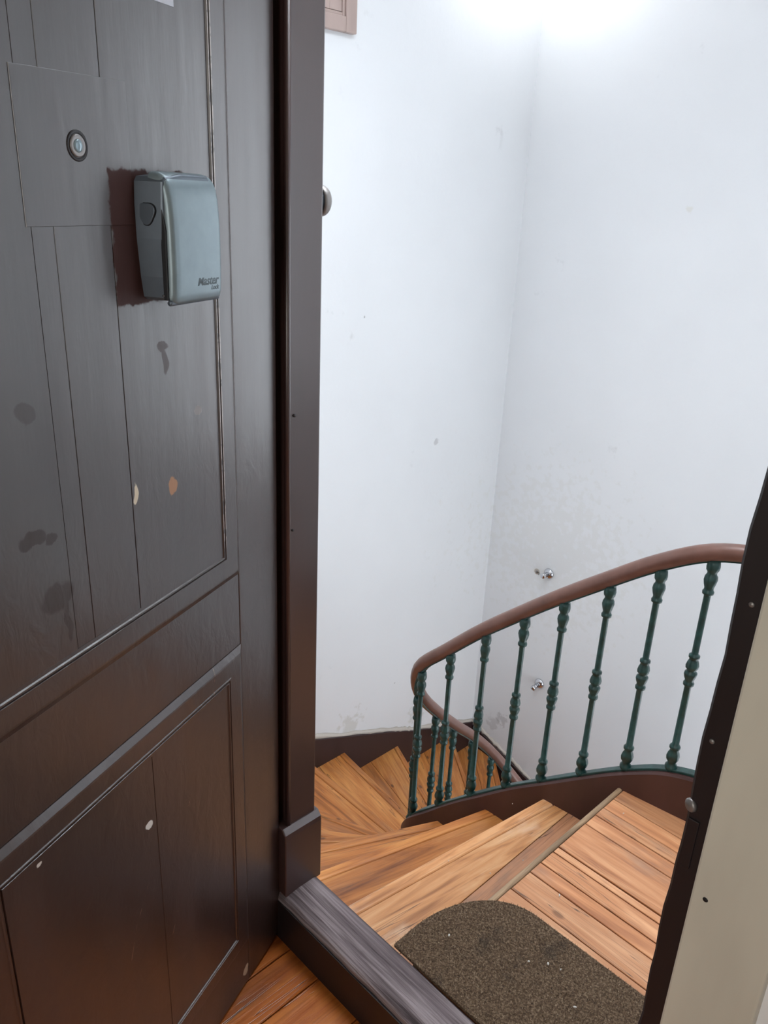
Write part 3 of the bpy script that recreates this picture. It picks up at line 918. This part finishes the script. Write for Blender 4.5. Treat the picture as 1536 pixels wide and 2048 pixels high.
# rounded triangular button on the side
def tri(r, cx, cz, n=30):
    out = []
    for i in range(n):
        a = 2 * math.pi * i / n
        rr = r * (1 + 0.12 * math.cos(3 * (a + math.pi / 2)))
        out.append((cx + rr * math.cos(a) * 0.98, cz + rr * math.sin(a)))
    return out
side_u = lambda y, z: 0.3434 - 0.0065 * y / 0.044
kpart('button_groove', bm_prism(tri(0.0133, 0.0205, 1.4195), 0.330, 0.3409, 'x'), M['black'])
bt = kpart('button', bm_prism(tri(0.0124, 0.0205, 1.4195), 0.330, 0.3416, 'x', 0.0006), M['boxdark'])
kpart('hinge_pin', bm_lathe([(0.0035, 0), (0.0035, 0.103), (0.003, 0.104)], 16, Vector((1, 0, 0)), (0.2325, 0.0445, 1.3145)), M['boxdark'], True)
kpart('screw_head', bm_lathe([(0.0016, 0), (0.0016, 0.0008)], 10, Vector((1, 0, 0)), (0.3355, 0.036, 1.323)), M['chrome'], True)
# lettering on the cover
def lettering(text, size, u_right, z, y, name):
    cu = bpy.data.curves.new('lettering_curve', 'FONT')
    cu.body = text
    cu.size = size
    cu.shear = 0.25
    cu.offset = size * 0.018
    cu.extrude = 0.0006
    cu.align_x = 'RIGHT'
    tmp = bpy.data.objects.new('lettering_tmp', cu)
    COL.objects.link(tmp)
    bpy.context.view_layer.update()
    me = bpy.data.meshes.new_from_object(tmp.evaluated_get(bpy.context.evaluated_depsgraph_get()))
    bpy.data.objects.remove(tmp)
    me.materials.clear()
    me.materials.append(M['letter'])
    # text x runs towards the hinge (door x decreases to the reader's right)
    m = Matrix(((-1, 0, 0, u_right), (0, 0, 1, y), (0, 1, 0, z), (0, 0, 0, 1)))
    me.transform(Matrix.Translation(KO) @ m)
    o = link(name, me, cover)
    return o
lettering('Master', 0.0165, 0.2420, 1.3330, 0.0529, 'lettering')
lettering('Lock', 0.0085, 0.2410, 1.3262, 0.0526, 'lettering')

# ------------------------------------------------------------------ other things
# round button on the stair side of the door frame
rb = empty('round_button', (-1.112, YW + .001, 1.439))
tag(rb, 'round grey metal button sticking out behind the brown jamb', 'button')
kw(lathe('neck', [(0.022, 0.0), (0.022, 0.016)], M['knobdark'], None, 28, 'y', (-1.112, YW - .001, 1.439)), rb)
kw(lathe('disc', [(0.0225, 0.013), (0.0245, 0.0145), (0.025, 0.018), (0.025, 0.024), (0.0235, 0.027)], M['knob'], None, 32, 'y', (-1.112, YW, 1.439)), rb)

def hook(xx, zz, label, tilt):
    h = empty('wall_hook', (xx, YB, zz))
    tag(h, label, 'hook')
    kw(lathe('rose', [(0.031, -0.001), (0.031, 0.004), (0.028, 0.010), (0.021, 0.015), (0.013, 0.018)], M['chrome'], None, 32, Vector((0, -1, 0)), (xx, YB, zz)), h)
    kw(lathe('stub', [(0.0135, 0.0), (0.0135, 0.034), (0.0155, 0.036), (0.0155, 0.050), (0.013, 0.053)], M['chrome'], None, 24, Vector(tilt), (xx, YB - .012, zz)), h)
hook(-2.210, -0.476, 'chrome wall hook on the white wall beside a small plaster hole', (0.0, -1, 0.05))
hook(-2.176, -1.183, 'lower chrome wall hook on the white wall, behind the green balusters', (-0.1, -1, -0.25))
# small hole with broken plaster beside the upper hook
ph = empty('wall_plug', (-2.29, YB, -0.494))
tag(ph, 'broken wall plug in a chipped plaster hole on the white wall', 'wall plug')
kw(lathe('chip', [(0.020, -0.001), (0.018, 0.0012), (0.008, 0.0016)], M['plasterlip'], None, 9, Vector((0, -1, 0)), (-2.29, YB, -0.494), False), ph)
kw(lathe('plug', [(0.009, 0), (0.009, 0.006), (0.006, 0.007)], M['steel'], None, 12, Vector((0.2, -1, 0)), (-2.288, YB, -0.494)), ph)
kw(lathe('screw', [(0.004, 0), (0.0035, 0.016)], M['steel'], None, 10, Vector((0.5, -1, -0.2)), (-2.275, YB, -0.497)), ph)

# window on the left wall
w1 = structure(empty('window_1', (XL, 1.9, 2.02)), 'taupe painted wooden window with a panelled shutter high on the white wall', 'window')
wy0, wy1, wz0, wz1 = 1.45, 2.352, 2.022, 3.05
def wbox(name, lo, hi, bev=0.003, mat='window_brown', parent=None):
    return kw(box(name, lo, hi, M[mat], None, bev), parent or w1)
for lo, hi in (((XL - .005, wy1 - .055, wz0), (XL + .022, wy1, wz1)), ((XL - .005, wy0, wz0), (XL + .022, wy0 + .055, wz1)),
               ((XL - .005, wy0 + .055, wz0), (XL + .022, wy1 - .055, wz0 + .052)), ((XL - .005, wy0 + .055, wz1 - .052), (XL + .022, wy1 - .055, wz1))):
    wbox('window_frame', lo, hi)
for lo, hi in (((XL - .005, wy1 - .067, wz0 + .052), (XL + .014, wy1 - .055, wz1 - .052)), ((XL - .005, wy0 + .067, wz0 + .052), (XL + .014, wy1 - .067, wz0 + .064))):
    wbox('window_bead', lo, hi, 0.002)
for ya, yb in ((wy0 + .058, 1.898), (1.902, wy1 - .068)):
    wbox('shutter_leaf', (XL - .005, ya, wz0 + .066), (XL + .004, yb, wz1 - .055), 0.001)
    for lo, hi in (((XL, ya, wz0 + .066), (XL + .010, ya + .06, wz1 - .055)), ((XL, yb - .06, wz0 + .066), (XL + .010, yb, wz1 - .055)),
                   ((XL, ya + .06, wz0 + .066), (XL + .010, yb - .06, wz0 + .13)), ((XL, ya + .06, wz0 + .5), (XL + .010, yb - .06, wz0 + .56))):
        wbox('shutter_rail', lo, hi, 0.002)

# landing window on the back wall, hidden behind the latch side jamb
def stair_window(name, z0, z1, label):
    w2 = structure(empty(name, (-0.58, YB, z0)), label, 'window')
    for lo, hi in (((-0.98, YB - .05, z0), (-0.91, YB + .002, z1)), ((-0.25, YB - .05, z0), (-0.18, YB + .002, z1)),
                   ((-0.91, YB - .05, z0), (-0.25, YB + .002, z0 + .07)), ((-0.91, YB - .05, z1 - .07), (-0.25, YB + .002, z1)),
                   ((-0.60, YB - .048, z0 + .07), (-0.56, YB - .041, z1 - .07))):
        kw(box('window_frame', lo, hi, M['pale'], None, .003), w2)
    kw(box('glass', (-0.91, YB - .03, z0 + .07), (-0.25, YB - .024, z1 - .07), M['paper']), w2)
stair_window('window_2', 0.16, 2.34, 'tall pale framed window lighting the landing')
w3 = structure(empty('added_window_3', (XR, 2.62, -1.7)), 'added unseen pale framed window in the end wall below the landing', 'window')  # window added out of view to go with the low fill light
for lo, hi in (((XR - .05, 1.95, -1.72), (XR + .002, 2.02, -.28)), ((XR - .05, 3.22, -1.72), (XR + .002, 3.29, -.28)), ((XR - .05, 2.02, -1.72), (XR + .002, 3.22, -1.65)), ((XR - .05, 2.02, -.35), (XR + .002, 3.22, -.28))):
    kw(box('window_frame', lo, hi, M['pale'], None, .003), w3)
kw(box('glass', (XR - .03, 2.02, -1.65), (XR - .024, 3.22, -.35), M['paper']), w3)

w4 = structure(empty('added_window_4', (XR, 1.86, 0.5)), 'added unseen pale framed window in the end wall of the landing', 'window')  # window added out of view to go with the landing's fill light
for lo, hi in (((XR - .05, 1.44, .53), (XR + .002, 1.51, 2.17)), ((XR - .05, 2.21, .53), (XR + .002, 2.28, 2.17)), ((XR - .05, 1.51, .53), (XR + .002, 2.21, .60)), ((XR - .05, 1.51, 2.10), (XR + .002, 2.21, 2.17))):
    kw(box('window_frame', lo, hi, M['pale'], None, .003), w4)
kw(box('glass', (XR - .03, 1.51, .60), (XR - .024, 2.21, 2.10), M['paper']), w4)

# doormat
def doormat():
    out = []
    x0, x1, y0, y1, r = -0.818, 0.02, 0.9035, 1.184, 0.155
    # rounded far corners; near corners by the threshold only slightly rounded
    def corner(cx, cy, a0, a1, rx, ry, n=14):
        return [(cx + rx * math.cos(a0 + (a1 - a0) * i / n), cy + ry * math.sin(a0 + (a1 - a0) * i / n)) for i in range(n + 1)]
    out += corner(x0 + 0.004, y0 + 0.003, math.pi * 1.5, math.pi, .003, .003, 3)
    out += corner(x0 + 0.16, y1 - 0.215, math.pi, math.pi / 2, 0.16, 0.215, 20)
    out += corner(x1 - 0.16, y1 - 0.215, math.pi / 2, 0, 0.16, 0.215, 20)
    out += corner(x1 - 0.02, y0 + 0.02, 0, -math.pi / 2, .02, .02, 5)
    poly = out[::-1]
    poly = [(x, y + 0.010 * (x - x0) / (x1 - x0) * (1 if y > 1.05 else 0)) for x, y in poly]
    dm = empty('doormat', (-0.4, 1.05, 0.001))
    tag(dm, 'worn brown coir doormat with rounded corners lying against the threshold', 'doormat')
    kw(link('backing', mesh_from(bm_prism(poly, 0.0015, 0.0095, 'z', 0.002, 2)), None, M['mat']), dm)
    # fibres
    def inside(px, py):
        c = False
        n = len(poly)
        for i in range(n):
            (xa, ya), (xb, yb) = poly[i], poly[(i + 1) % n]
            if (ya > py) != (yb > py) and px < (xb - xa) * (py - ya) / (yb - ya) + xa:
                c = not c
        return c
    rnd = random.Random(3)
    vs, fs = [], []
    while len(fs) < 26000:
        px, py = rnd.uniform(x0, x1 - .2), rnd.uniform(y0, y1 + .012)
        if not inside(px, py):
            continue
        a = rnd.uniform(0, 6.283)
        l = rnd.uniform(.003, .008)
        wdt = rnd.uniform(.0004, .0008)
        lean = rnd.uniform(.0005, .0035)
        dx, dy = math.cos(a), math.sin(a)
        i0 = len(vs)
        vs += [(px - dy * wdt, py + dx * wdt, .008), (px + dy * wdt, py - dx * wdt, .008), (px + dx * lean, py + dy * lean, .0085 + l * .7)]
        fs.append((i0, i0 + 1, i0 + 2))
    me = bpy.data.meshes.new('coir_pile')
    me.from_pydata(vs, [], fs)
    tag(kw(link('coir_pile', me, None, M['fibre']), dm), kind='stuff')
doormat()

# flecks of plaster and grit
def debris():
    rnd = random.Random(5)
    bm = bmesh.new()
    spots = [(-0.66, 1.275, .001, .004), (-0.57, 1.10, .016, .0035), (-0.545, 1.108, .016, .003), (-0.60, 1.075, .016, .003), (-0.75, 1.0, .016, .004), (-0.48, 1.06, .016, .004), (-0.455, 1.02, .016, .003),
             (-0.70, 1.62, .002, .0025), (-0.9, 1.35, -.169, .0025), (-1.0, 1.3, -.169, .002), (-0.87, 1.45, -.169, .002), (-1.02, 1.60, -.169, .002)]
    for x, y, z, r in spots:
        m = Matrix.Translation((x, y, z + r * .4)) @ Euler((rnd.random() * 3, rnd.random() * 3, rnd.random() * 3)).to_matrix().to_4x4() @ Matrix.Diagonal((r, r * .7, r * .45, 1))
        bmesh.ops.create_icosphere(bm, subdivisions=1, radius=1, matrix=m)
    o = link('debris', mesh_from(bm), None, M['crumb'])
    tag(o, 'tiny white flecks of plaster scattered over doormat and boards', 'debris', kind='stuff')
debris()

# globe lamp added out of view above the stairwell corner, to make its glow
def added_corner_lamp():
    L = Vector((XL + 0.24, YB - 0.34, 2.57))
    k = NT('added_lamp_glass')
    glow = k.set(Base_Color=(0.9, 0.9, 0.9, 1), Emission_Color=(0.96, 0.98, 1.0, 1), Emission_Strength=LAMP)
    lp = empty('added_lamp', L)
    tag(lp, 'added unseen white globe lamp that makes the stairwell corner glow', 'lamp')
    kw(box('bracket', (XL, L.y - .03, L.z - .03), (XL + .03, L.y + .03, L.z + .03), M['paper'], None, .004), lp)
    kw(lathe('arm', [(0.009, 0), (0.009, 0.16)], M['paper'], None, 12, 'x', (XL + .02, L.y, L.z)), lp)
    prof = [(max(0.002, 0.08 * math.sin(math.pi * i / 16)), -0.08 * math.cos(math.pi * i / 16)) for i in range(17)]
    kw(lathe('globe', prof, glow, None, 24, 'z', L), lp)
added_corner_lamp()
